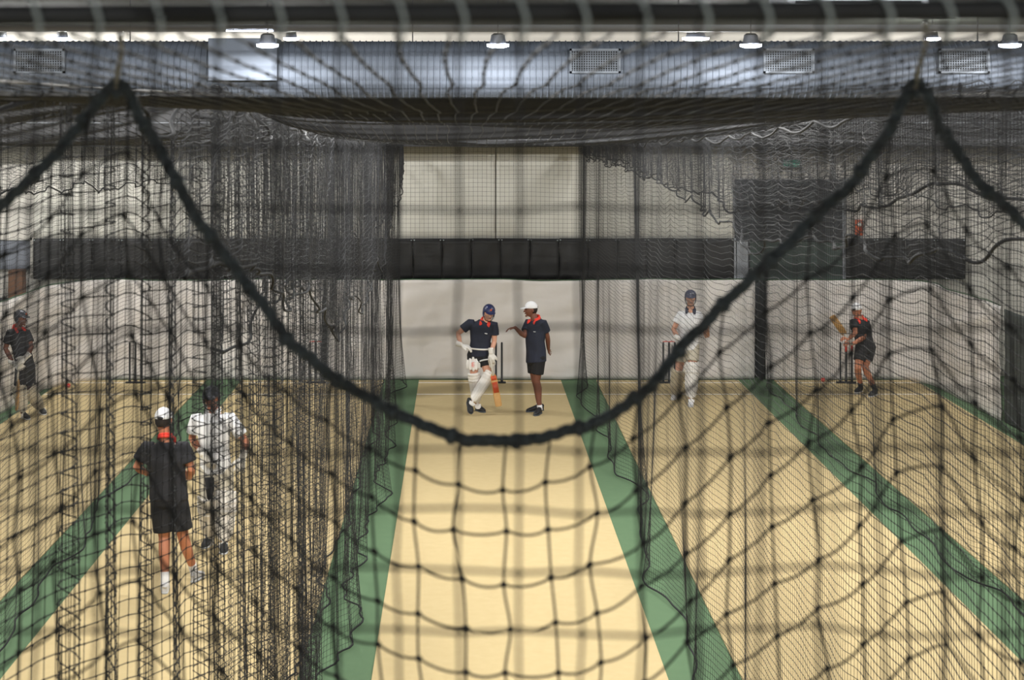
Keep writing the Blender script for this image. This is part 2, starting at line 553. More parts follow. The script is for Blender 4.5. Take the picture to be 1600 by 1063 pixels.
def np_mesh(name, parts, m, parent):
    V, off, loops, starts, n0, l0 = [], 0, [], [], 0, 0
    for v, f in parts:
        V.append(v)
        loops.append((f + n0).ravel())
        k = f.shape[1]
        starts.append(l0 + np.arange(len(f)) * k)
        n0 += len(v)
        l0 += f.size
    V = np.concatenate(V)
    loops = np.concatenate(loops)
    starts = np.concatenate(starts)
    me = bpy.data.meshes.new(name)
    me.vertices.add(len(V))
    me.vertices.foreach_set('co', V.astype(np.float32).ravel())
    me.loops.add(len(loops))
    me.loops.foreach_set('vertex_index', loops.astype(np.int32))
    me.polygons.add(len(starts))
    me.polygons.foreach_set('loop_start', starts.astype(np.int32))
    me.update(calc_edges=True)
    me.polygons.foreach_set('use_smooth', np.ones(len(starts), bool))
    me.materials.append(m)
    o = bpy.data.objects.new(name, me)
    return link(o, parent)


def ztop(d, side=0):
    return np.interp(d, [1.5, 7.65, 10.4, 12.9, 20, 31], [4.87, 4.85, 4.72, 4.61, 4.42, 4.22])


def side_net(X0, d0, d1, label, seed, amp=.06, per=.3, sway=.1, hemsw=.15, twine=.0014, rt=.0021, m=None, knot_to=0, rows=92, hook=1.1, sag=.07):
    m = m or M_TWINE
    y = np.arange(d0, d1, .004)

    def off(y, v):                      # v: 0 top .. 1 bottom
        ph = y / per + .22 * n1(y, seed, .6)
        a = amp * (.7 + .3 * n1(y, seed + 1, .45)) * (.6 + .5 * v) * np.clip(9 / y, .35, 1.15)
        return (a * np.sin(2 * np.pi * ph + .8 * np.sin(2.2 * v + seed)) + sway * n1(y, seed + 2, .16) * (.3 + .7 * v)
                + hemsw * n1(y, seed + 4, .42) * v ** 4 + .12 * amp * n1(y + v * 2, seed + 6, 1.0))
    x = off(y, .5)
    s = np.r_[0, np.cumsum(np.hypot(np.diff(x), np.diff(y)))]
    ys = np.interp(np.arange(0, s[-1], .05), s, y)
    v = np.linspace(0, 1, rows)
    Y, Vv = np.meshgrid(ys, v, indexing='ij')
    top = ztop(Y) - .02
    hk = ((Y - d0) / hook) % 1.0
    scal = sag * (4 * hk * (1 - hk)) * (.7 + .5 * n1(np.floor((Y - d0) / hook), seed, .77))
    Z = top * (1 - Vv) + .03 * Vv - scal * (1 - Vv) ** 2 + .012 * n1(Y + 3 * Vv, seed + 8, 1.3)
    Z = np.maximum(Z, .022)
    X = X0 + off(Y, Vv)
    Y2 = Y + .05 * n1(Y * 1.0 + Vv * 1.5, seed + 7, .8) * Vv
    P = np.stack([X, Y2, Z], -1)
    t = thing('cricket_net', (X0, (d0 + d1) / 2, 0), label, 'net')
    parts = [strands(np.swapaxes(P, 0, 1), rt, (0, 0, 1)), strands(np.concatenate([P[:, ::3], P[:, -1:]], 1), twine, (1, .3, 0))]
    if knot_to:
        parts.append(knots(P[ys < knot_to], rt * 2.2))
    np_mesh('netting', parts, m, t)
    MB().tube([Vector(p) for p in P[:, -1][::2]], .009, 6).build('hem_rope', M_TWINE, t)
    MB().tube([Vector(p) for p in P[:, 0][::2]], .008, 6).build('top_rope', M_TWINE, t)
    yy = np.arange(d0, d1 + .01, .5)
    MB().tube([Vector((X0, a_, ztop(a_) - .004)) for a_ in yy], .004, 6).build('support_cable', M_CABLE, t)
    k = 0
    while d0 + k * hook < d1:
        a_ = d0 + k * hook
        i = int(np.argmin(abs(ys - a_)))
        p = Vector(P[i, 0])
        MB().tube([p, (X0, a_, float(ztop(a_)))], .004, 6).build('hook', M_CABLE, t)
        k += 1
    return t


side_net(-1.07, 2.3, 30.1, 'bunched dark net hanging left of the middle lane', 21, amp=.075, per=.56, sway=.09, hemsw=.16, knot_to=13, sag=.12)
side_net(-1.36, 9.2, 29.9, 'second dark net bunched behind the net left of the middle lane', 25, amp=.045, per=.5, sway=.1, hemsw=.1, sag=.2, twine=.001)
side_net(2.03, 2.3, 30.1, 'smooth dark net hanging right of the middle lane', 33, amp=.008, per=.8, sway=.13, hemsw=.13, knot_to=9)
side_net(-4.17, 4, 30.1, 'dark net between the two left hand lanes', 45, amp=.02, per=.6, sway=.14, hemsw=.12)
side_net(5.13, 4, 30.1, 'dark net between the two right hand lanes', 57, amp=.014, per=.8, sway=.14, hemsw=.12)
side_net(-7.0, 8, 26.0, 'dark net along the far left side of the hall', 61, amp=.04, per=.6, sway=.1, hemsw=.08)
side_net(8.8, 10, 26.0, 'dark net along the far right side of the hall', 67, amp=.04, per=.6, sway=.1, hemsw=.08)

# ceiling nets, with the spare width hanging down beside the side nets


def ceil_net(xa, xb, label, seed, d0=1.6, d1=30, sagk=1.0, tilt=0.0, over=None):
    t = thing('overhead_net', ((xa + xb) / 2, 15, 4.5), label, 'net')
    xs_ = np.arange(xa, xb + .001, .05)

    def Z(X, Y):
        q = (X - xa) / (xb - xa)
        mid = np.interp(Y, [1.5, 1.8, 3.2, 5, 7.3, 9, 12, 30], [4.868, 4.862, 4.822, 4.768, 4.71, 4.6, 4.53, 4.24])
        e = ztop(Y) + .02
        blend = np.clip((4 * q * (1 - q)), 0, 1) ** .6 * sagk
        near = np.clip((Y - 3) / 4, 0, 1)
        blend = blend * near + (1 - near)
        return e * (1 - blend) + mid * blend + tilt * (q - .5) * np.clip((Y - 5) / 5, 0, 1) + .012 * n1(X * 1.5 + Y, seed, .9) * near

    def grid(a, b, st):
        ys = np.arange(a, b, st)
        X, Y = np.meshgrid(xs_, ys, indexing='ij')
        return np.stack([X + .01 * n1(Y, seed + 2, .7), Y, Z(X, Y)], -1)
    G1 = grid(d0, 3.45, .16)
    G2 = grid(3.4, d1, .05)
    parts = []
    if d0 < 3:
        parts += [strands(G1, .0022, (0, 0, 1)), strands(np.swapaxes(G1, 0, 1)[2::2], .0008, (0, 0, 1)), knots(G1[:, 1::1], .0044)]
    parts += [strands(G2[:, ::2], .0022, (0, 0, 1)), strands(np.swapaxes(G2, 0, 1), .0014, (0, 0, 1))]
    np_mesh('netting', parts, M_TWINE2, t)
    for X0, drops, yy0, yy1, sd in over or ():
        ys = np.arange(yy0, yy1, .035)
        n = 26
        v = np.linspace(0, 1, n)
        Y, V = np.meshgrid(ys, v, indexing='ij')
        dr = np.interp(Y, [a for a, _ in drops], [b for _, b in drops]) * (1 + .10 * n1(Y, sd, .5))
        Xx = X0 + .013 * np.sin(2 * np.pi * (Y / .5 + .3 * n1(Y, sd + 1, .5)) + V) * (.3 + V) + .05 * n1(Y, sd + 2, .4)
        Zz = ztop(Y) + .02 - dr * V + .03 * n1(Y + 2 * V, sd + 3, 1.5)
        P = np.stack([Xx, Y, Zz], -1)
        np_mesh('overhang', [strands(np.swapaxes(P, 0, 1), .0022, (0, 0, 1)), strands(P[:, ::2], .0011, (1, .3, 0))], M_TWINE2, t)
        MB().tube([Vector(p) for p in P[:, -1]], .008, 6).build('hem_rope', M_TWINE, t)
    return t


ceil_net(-1.07, 2.03, 'dark ceiling net sagging over the middle lane', 71, tilt=.05,
         over=((2.09, [(6, .62), (9, .75), (12.8, .82), (19, .42), (24, .3), (30, .28)], 6.3, 29.9, 5),
               (2.16, [(6, .4), (9, .5), (12.8, .6), (19, .5), (24, .4), (30, .36)], 6.3, 29.9, 6),
               (-1.2, [(4, .9), (9, 1.2), (14, 1.1), (20, 1.2), (27, 1.2), (30, .9)], 8.5, 29.7, 9),
               ((-1.0), [(4, .5), (9, .9), (14, 1.6), (20, 1.6), (27, .9), (30, .45)], 6, 29.9, 8),))
ceil_net(-4.17, -1.07, 'dark ceiling net sagging over the left lane', 73, d0=1.6, over=((-4.1, [(5, .4), (30, .7)], 7, 29.9, 12),))
ceil_net(2.03, 5.13, 'dark ceiling net sagging over the lane right of the middle', 75, d0=3.4, over=((5.08, [(8, .9), (30, .5)], 9, 29.9, 15),))
ceil_net(-7.1, -4.17, 'dark ceiling net over the far left lane', 77, d0=6)
ceil_net(5.13, 8.3, 'dark ceiling net over the far right lane', 79, d0=6)

# net stretched in front of the upper curtains
t = thing('backing_net', (1, 30.1, 2.4), 'taut square net hung flat before the cream upper curtains', 'net')
X, Z = np.meshgrid(np.arange(-7.3, 8.2, .078), np.linspace(4.3, 2.45, 25), indexing='ij')
P = np.stack([X, 30.12 + .02 * n1(X, 4, .6), Z + .012 * n1(X, 5, .5) * (1 + n1(Z * 2, 6))], -1)
np_mesh('netting', [strands(P, .0022, (0, 1, 0)), strands(np.swapaxes(P, 0, 1), .0022, (0, 1, 0))], M_TWINE, t)
MB().tube([Vector(p) for p in P[:, -1]], .008, 6).build('hem_rope', M_TWINE, t)

# --- the two nets just in front of the camera
DA = 1.10
sa = FOC / DA
t = thing('front_net', (.2, DA, 3.2), 'straight square mesh net hanging from the black rail, closest to the camera', 'net')
mesh_px = 94.5
xi = np.arange(-14, 26)
zi = np.arange(0, 24)
I, J = np.meshgrid(xi, zi, indexing='ij')
px = 716 + mesh_px * I + 3.0 * n1(J + I * .3, 3, .5) + 2 * n1(I * 5.3 + J, 9, 1)
py = 44 + 94.3 * J + 2.5 * n1(I + J * .2, 5, .4)
py[:, 0] = 22
P = np.stack([(px - VX) / sa, DA + .015 * n1(I * 1.0 + J * .7, 2, .3), H - (py - VY) / sa], -1)
np_mesh('netting', [strands(P, .0012, (0, 1, 0), 5), strands(np.swapaxes(P, 0, 1), .0012, (0, 1, 0), 5), knots(P[:, 1:], .0036)], M_TWINE, t)
zr = H - (20 - VY) / sa
for i in xi[3:26]:
    x = (716 + 6 + mesh_px * i - VX) / sa
    R = .0102
    pts = [(x - .004 + .010 * k / 8, DA - R * math.sin(math.pi * k / 8), zr + R * math.cos(math.pi * k / 8)) for k in range(9)]
    pts = [(x - .009, DA + .004, zr + R)] + pts[:6] + [(x + .002, DA - .006, zr - .010), (x, DA, zr - .019)]
    MB().tube(pts, .0014, 6).build('lashing', M_CORD, t)
t = thing('net_rail', (.2, DA, zr), 'horizontal black rail across the top from which the nearest net hangs', 'rail')
MB().tube([(x, DA, zr + .002 * math.sin(x * 3)) for x in np.linspace(-1.3, 2.1, 30)], .0076, 14).build('bar', M_PIPE, t)
t = thing('cross_wire', (.2, 1.6, 4.87), 'thin pale cable running just under the black rail', 'cable')
zw = H + (VY - 47) * 1.6 / FOC
MB().tube([(x, 1.6, zw) for x in np.linspace(-1.3, 2.1, 12)], .0028, 8).build('cable', M_CABLE, t)

DB = 2.2
sb = FOC / DB
main = [(192, 132), (205, 158), (222, 192), (265, 262), (320, 358), (380, 440), (450, 528), (520, 590), (600, 640), (700, 679), (790, 691), (870, 683),
        (950, 652), (1010, 608), (1080, 530), (1170, 435), (1260, 355), (1330, 290), (1375, 222), (1402, 172), (1420, 142)]
leftp = [(-1060, 135), (-1000, 260), (-850, 480), (-640, 640), (-460, 690), (-300, 640), (-140, 480), (0, 322), (50, 282), (110, 215), (150, 160), (172, 134)]
rightp = [(1446, 142), (1462, 180), (1485, 218), (1530, 290), (1600, 350), (1700, 460), (1840, 600), (2040, 690), (2260, 600), (2500, 300), (2600, 140)]


def smooth(pts, n):
    P = np.array(pts, float)
    s = np.r_[0, np.cumsum(np.hypot(*np.diff(P, axis=0).T))]
    u = np.linspace(0, s[-1], n)
    q = np.stack([np.interp(u, s, P[:, 0]), np.interp(u, s, P[:, 1])], 1)
    for _ in range(6):
        q[1:-1] = (q[:-2] + 2 * q[1:-1] + q[2:]) / 4
    return q


def rope_of(pts, n, nm, t):
    q = smooth(pts, n)
    q[:, 0] += 2.0 * n1(np.arange(n), 31, .13)
    q[:, 1] += 2.5 * n1(np.arange(n), 32, .17)
    C = [Vector(((a - VX) / sb, DB + .01 * math.sin(i * .2), H - (b - VY) / sb)) for i, (a, b) in enumerate(q)]
    mb = MB()
    for ph in (0, 2.09, 4.19):          # three laid strands
        pts_ = []
        for i, c in enumerate(C):
            tt = (C[min(i + 1, n - 1)] - C[max(i - 1, 0)]).normalized()
            a = tt.cross(Vector((0, 1, 0))).normalized()
            b = tt.cross(a)
            qq = i * .8 + ph
            pts_.append(c + (a * math.cos(qq) + b * math.sin(qq)) * .0037)
        mb.tube(pts_, .0047, 8)
    # lashing turns that bind the net to the rope
    for i in range(8, n - 6, 11):
        c = C[i]
        tt = (C[i + 1] - C[i - 1]).normalized()
        mb.tube([c - tt * .006, c - tt * .003, c + tt * .003, c + tt * .006], [.008, .0112, .0112, .008], 9)
    mb.build(nm, M_ROPE, t)


t = thing('scalloped_net', (.1, DB, 3.2), 'heavily draped net hanging from the thick scalloped black rope near the camera', 'net')
rope_of(main, 190, 'scallop_rope', t)
rope_of(leftp, 170, 'scallop_rope', t)
rope_of(rightp, 170, 'scallop_rope', t)
RP = np.array(leftp + main + rightp, float)
xk = [-1060]
while xk[-1] < 2600:
    r_ = abs((xk[-1] - 800) / 600)
    xk.append(xk[-1] + 71 - 9 * min(1, r_))
xk = np.array(xk)
xk += (790 - xk[np.argmin(abs(xk - 790))])
J = np.arange(0, 22)
PX = np.zeros((len(xk), len(J)))
PYY = np.zeros_like(PX)
rs = np.random.RandomState(5)
for i, x in enumerate(xk):
    ry = np.interp(x, RP[:, 0], RP[:, 1])
    PX[i] = x + 3.4 * (J - 3) + 5 * n1(J * 1.0 + i * 2.7, 12, .4) + rs.normal(0, 2.6, len(J))
    PX[i, 0] = x
    PYY[i] = 692 + J * 73 + (ry - 692) * np.maximum(1 - .04 * J, .1) + rs.normal(0, 3.2, len(J)) * (J > 0)
P = np.stack([(PX - VX) / sb, DB + .02 * n1(PX * .01 + PYY * .006, 8, .5), H - (PYY - VY) / sb], -1)


def fine(P, ax, k=5, droop=.0):
    """resample polylines with a slight curve between knots"""
    P = P if ax == 1 else np.swapaxes(P, 0, 1)
    n = P.shape[1]
    u = np.linspace(0, n - 1, (n - 1) * k + 1)
    i0 = np.clip(np.floor(u).astype(int), 0, n - 2)
    f = (u - i0)[None, :, None]
    pm = P[:, np.clip(i0 - 1, 0, n - 1)]
    p0, p1 = P[:, i0], P[:, i0 + 1]
    p2 = P[:, np.clip(i0 + 2, 0, n - 1)]
    Q = .5 * ((2 * p0) + (p1 - pm) * f + (2 * pm - 5 * p0 + 4 * p1 - p2) * f ** 2 + (-pm + 3 * p0 - 3 * p1 + p2) * f ** 3)
    Q[..., 2] -= droop * 4 * f[..., 0] * (1 - f[..., 0])
    return Q


np_mesh('netting', [strands(fine(P, 1), .0017, (0, 1, 0), 5), strands(fine(P, 0, droop=.005)[1:], .0017, (0, 1, 0), 5), knots(P[:, 1:], .0058)], M_TWINE, t)
for px_, y0_ in ((186, 55), (1434, 38)):
    a = Vector(((px_ + 6 - VX) / sb, DB - .02, H - (y0_ - VY) / sb))
    b = Vector(((px_ - 4 - VX) / sb, DB, H - (140 - VY) / sb))
    MB().tube([a, a.lerp(b, .3) + Vector((.004, 0, 0)), a.lerp(b, .7), b], .0036, 8).build('hanging_cord', mat('pale_cord', (128, 124, 112), .8), t)
    MB().tube([b + Vector((.012, 0, .004)), b + Vector((0, 0, .012)), b + Vector((-.012, 0, .004)), b + Vector((0, 0, -.008)), b + Vector((.012, 0, .004))], .006, 8).build('knot', M_ROPE, t)
    MB().ball(a, Vector((.004, 0, 0)), Vector((0, .004, 0)), Vector((0, 0, .004))).build('clip', mat('chrome', (230, 235, 245), .12, 1), t)
# ------------------------------------------------------------------ people
V3 = Vector


def unit(v):
    return V3(v).normalized()


class Frame:
    def __init__(s, o, fwd, up, k=1.0):
        s.o, s.k = V3(o), k
        s.u = unit(up)
        f = V3(fwd)
        s.f = (f - s.u * f.dot(s.u)).normalized()
        s.r = s.f.cross(s.u)

    def p(s, x, y, z):
        return s.o + (s.r * x + s.f * y + s.u * z) * s.k

    def v(s, x, y, z):
        return (s.r * x + s.f * y + s.u * z) * s.k


def head_shape(mb, F):
    n, m = 22, 16
    vs, fs = [], []
    for i in range(m + 1):
        q = -math.pi / 2 + math.pi * i / m
        for k in range(n):
            t = 2 * math.pi * k / n
            x, y, z = math.cos(q) * math.cos(t), math.cos(q) * math.sin(t), math.sin(q)
            X, Y, Z = .076 * x, .098 * y, .118 * z
            if z < 0:
                X *= 1 - .30 * (-z) ** 1.4
                if y < 0:
                    Y *= 1 - .45 * (-z)
                else:
                    Y *= 1 + .08 * (-z)
            if y > .75 and -.05 < z < .25:
                Y -= .005
            vs.append(F.p(X, Y, Z))
    for i in range(m):
        for k in range(n):
            fs.append((i * n + k, i * n + (k + 1) % n, (i + 1) * n + (k + 1) % n, (i + 1) * n + k))
    fs.append(tuple(range(n))[::-1])
    fs.append(tuple(m * n + k for k in range(n)))
    mb.add(vs, fs)
    mb.limb([F.p(0, .090, .012), F.p(0, .104, -.012), F.p(0, .112, -.030)], [.009, .011, .014], 8)     # nose
    mb.ball(F.p(0, .088, -.062), F.v(.026, 0, 0), F.v(0, .014, 0), F.v(0, 0, .010), 10, 6)          # lips
    mb.ball(F.p(0, .074, -.098), F.v(.026, 0, 0), F.v(0, .022, 0), F.v(0, 0, .016), 10, 6)          # chin
    mb.ball(F.p(0, .088, .024), F.v(.052, 0, 0), F.v(0, .012, 0), F.v(0, 0, .010), 10, 6)           # brow
    for sx in (-1, 1):
        mb.ball(F.p(.079 * sx, -.004, -.008), F.v(.009, 0, 0), F.v(0, .018, 0), F.v(0, 0, .030), 10, 6)


def hand(mb, w, dr, pn, th, curl=.5, k=1.0, rf=.0088, spread=.0):
    """palm, four fingers of their own lengths and a thumb leaving the side of the palm. pn: way the palm faces, th: side of the thumb"""
    dr = unit(dr)
    pn = V3(pn)
    pn = (pn - dr * pn.dot(dr)).normalized()
    sd = dr.cross(pn).normalized() * th
    kn = w + dr * .088 * k
    mb.loft([(w - dr * .01 * k, sd * .026 * k, pn * .019 * k), (w + dr * .03 * k, sd * .036 * k, pn * .017 * k),
             (w + dr * .07 * k, sd * .042 * k, pn * .014 * k), (kn, sd * .039 * k, pn * .011 * k)], 14)
    for i, (o, L) in enumerate(((.031, .92), (.010, 1.0), (-.011, .94), (-.031, .76))):
        p = kn + sd * o * k - dr * .006 * k
        d = unit(dr + sd * (spread * (1.5 - i)))
        pts = [p - d * .012 * k, p]
        a = curl * (.55 + .1 * i)
        for seg in (.043, .027, .021):
            d = (d * math.cos(a) + pn * math.sin(a)).normalized()
            pn2 = (pn * math.cos(a) - d * math.sin(a))
            p = p + d * seg * L * k
            pts.append(p)
            a = curl * .8
        r = rf * k
        mb.limb(pts, [r, r, r * .96, r * .88, r * .78], 8)
    p = w + dr * .026 * k + sd * .026 * k
    d = unit(dr * .72 + sd * .62 + pn * .3)
    pts = [p - d * .01 * k, p, p + d * .036 * k]
    d = unit(d + dr * .5 + pn * .35 * curl)
    pts += [pts[-1] + d * .028 * k, pts[-1] + d * .050 * k]
    mb.limb(pts, [.013 * k, .014 * k, rf * 1.2 * k, rf * 1.1 * k, rf * .9 * k], 8)


def shoe(heel, toe, m, par, sole=None, k=1.0):
    d = toe - heel
    L = d.length
    d = d / L
    up = V3((0, 0, 1))
    up = (up - d * up.dot(d)).normalized()
    s = d.cross(up)
    o = heel
    rings = []
    for f, hw, hh in ((-.03, .020, .028), (.0, .030, .040), (.1, .035, .046), (.25, .036, .050), (.42, .038, .043), (.6, .045, .034), (.78, .047, .027), (.93, .038, .021), (1.02, .018, .014)):
        rings.append((o + d * f * L + up * (hh * k + .012), s * hw * k, up * hh * k))
    mb = MB().loft(rings, 18, 2.4)
    mb.loft([(o + d * .02 * L + up * .07 * k, s * .030, d * .034), (o + d * .10 * L + up * .105 * k, s * .033, d * .040)], 14)
    sh = mb.build('shoe', m, par, voxel=.006)
    rings = []
    for f, hw in ((-.05, .020), (.0, .033), (.25, .038), (.45, .038), (.65, .048), (.8, .049), (.95, .038), (1.04, .016)):
        rings.append((o + d * f * L + up * .010, s * hw * k, up * .010))
    MB().loft(rings, 18, 3).build('sole', sole or M_SOLE, sh)
    return sh


def helmet(F, m, par, badge=True, grille=True):
    mb = MB()
    c = F.p(0, -.006, .030)
    b = MB().ball(c, F.v(.098, 0, 0), F.v(0, .120, 0), F.v(0, 0, .104), 24, 16)
    vs = []
    for v in b.v:
        v = V3(v)
        z = (v - c).dot(F.u)
        y = (v - c).dot(F.f)
        lim = -.010 if y > 0 else -.055
        if z < lim:
            v += F.u * (lim - z)
        vs.append(v)
    mb.add(vs, b.f)
    for sx in (-1, 1):                         # ear guards
        mb.loft([(F.p(.084 * sx, -.015, .01), F.v(0, .046, 0), F.v(.011, 0, 0)), (F.p(.086 * sx, -.012, -.03), F.v(0, .040, 0), F.v(.010, 0, 0)),
                 (F.p(.080 * sx, -.006, -.07), F.v(0, .022, 0), F.v(.008, 0, 0))], 12, 2.6)
    mb.loft([(F.p(0, .095, .028), F.v(.088, 0, 0), F.v(0, 0, .008)), (F.p(0, .130, .020), F.v(.074, 0, 0), F.v(0, 0, .006)),
             (F.p(0, .160, .010), F.v(.046, 0, 0), F.v(0, 0, .004))], 16, 2.4)     # peak
    h = mb.build('helmet', m, par, voxel=.006)
    if badge:
        MB().ball(F.p(0, .113, .072), F.v(.016, 0, 0), F.v(0, .006, .002), F.v(0, 0, .018), 10, 6).build('badge', M_ORANGE, h)
    if grille:
        for z, rr in ((-.028, .112), (-.052, .110), (-.076, .104)):
            pts = [F.p(rr * .80 * math.sin(a), .030 + rr * .86 * math.cos(a) - .015, z) for a in np.linspace(-1.5, 1.5, 11)]
            MB().tube(pts, .0032, 6).build('grille_bar', M_GRILL, h)
    MB().tube([F.p(-.078, 0, -.06), F.p(-.05, .03, -.118), F.p(0, .055, -.128), F.p(.05, .03, -.118), F.p(.078, 0, -.06)], .006, 6).build('chin_strap', M_SHOE, h)
    return h


def cap(F, m, par, brim=True):
    c = F.p(0, -.006, .030)
    b = MB().ball(c, F.v(.086, 0, 0), F.v(0, .106, 0), F.v(0, 0, .098), 24, 16)
    vs = []
    for v in b.v:
        v = V3(v)
        z = (v - c).dot(F.u)
        if z < -.006:
            v += F.u * (-.006 - z)
        vs.append(v)
    h = MB().add(vs, b.f).build('cap', m, par)
    MB().loft([(F.p(0, .070, .030), F.v(.074, 0, 0), F.v(0, 0, .005)), (F.p(0, .115, .030), F.v(.072, 0, 0), F.v(0, 0, .004)),
               (F.p(0, .150, .022), F.v(.058, 0, 0), F.v(0, 0, .004)), (F.p(0, .172, .012), F.v(.030, 0, 0), F.v(0, 0, .003))], 18, 2.5).build('brim', m, h)
    MB().ball(F.p(0, -.006, .128), F.v(.008, 0, 0), F.v(0, .008, 0), F.v(0, 0, .004), 8, 5).build('button', m, h)
    MB().loft([(F.p(0, -.112, .036), F.v(.030, 0, 0), F.v(0, 0, .016)), (F.p(0, -.107, .036), F.v(.030, 0, 0), F.v(0, 0, .016))], 12).build('strap', M_SHOE, h)
    return h


def pad(an, kn, front, par, m=None, top=.17, wide=1.0, strap=None):
    m = m or M_PAD
    ax = unit(kn - an)
    f = V3(front)
    f = (f - ax * f.dot(ax)).normalized()
    s = ax.cross(f)
    L = (kn - an).length
    mb = MB()

    def arcp(z, a, r):
        return an + ax * z + s * math.sin(a) * r + f * math.cos(a) * r
    for i in range(7):
        a = math.radians(-78 + 26 * i)
        e = 1 - abs(i - 3) * .035
        pts = [arcp(.02 + .015 * abs(i - 3), a, .062 * wide), arcp(L * .4, a, .078 * wide), arcp(L - .05, a, .086 * wide), arcp(L + top * e, a * .86, .096 * wide)]
        mb.limb(pts, [.017, .021, .022, .018], 10)
    for dz in (-.05, 0.0, .05):
        pts = [arcp(L + dz, math.radians(a), .094 * wide) for a in range(-84, 85, 21)]
        mb.limb(pts, [.024] * len(pts), 10)
    mb.loft([(an + ax * .0 + f * .055, s * .055, f * .022), (an + f * .088 - ax * .045, s * .052, f * .020), (an + f * .11 - ax * .065, s * .034, f * .015)], 12)  # instep flap
    o = mb.build('leg_pad', m, par, voxel=.008, sm=2)
    for z in (.1, L * .55, L - .09):
        pts = [arcp(z, math.radians(a), .068 * wide) for a in range(80, 281, 20)]
        MB().tube(pts, .009, 6).build('pad_strap', strap or m, o)
    return o


def stick_bat(toe, top, face, par=None, label=None, red=True, name='cricket_bat'):
    """toe to top of the handle; face: way the flat blade looks"""
    ax = unit(top - toe)
    f = V3(face)
    f = (f - ax * f.dot(ax)).normalized()
    s = ax.cross(f)
    L = (top - toe).length
    BL = L * .66
    t = thing(name, tuple(toe), label, 'bat')
    rg = []
    for z, hw, th in ((0, .030, .010), (.012, .048, .014), (.05, .054, .020), (.3, .054, .030), (.75, .054, .026), (.9, .050, .020), (.97, .034, .018), (1.0, .018, .016)):
        rg.append((toe + ax * BL * z - f * th * .4, s * hw, f * th * .62))
    bl = MB().loft(rg, 20, 3).build('blade', M_WOOD, t)
    MB().tube([toe + ax * (BL - .03), toe + ax * (L - .01), toe + ax * L], [.0165, .017, .014], 12).build('handle', M_GRIP, t)
    if red:
        for z0, z1 in ((.42, .74), (.80, .93)):
            c0, c1 = toe + ax * BL * z0, toe + ax * BL * z1
            MB().loft([(c0 + f * .004, s * .042, f * .0085), (c1 + f * .004, s * .042, f * .0085)], 12, 4).build('sticker', M_STICK, bl)
    return t


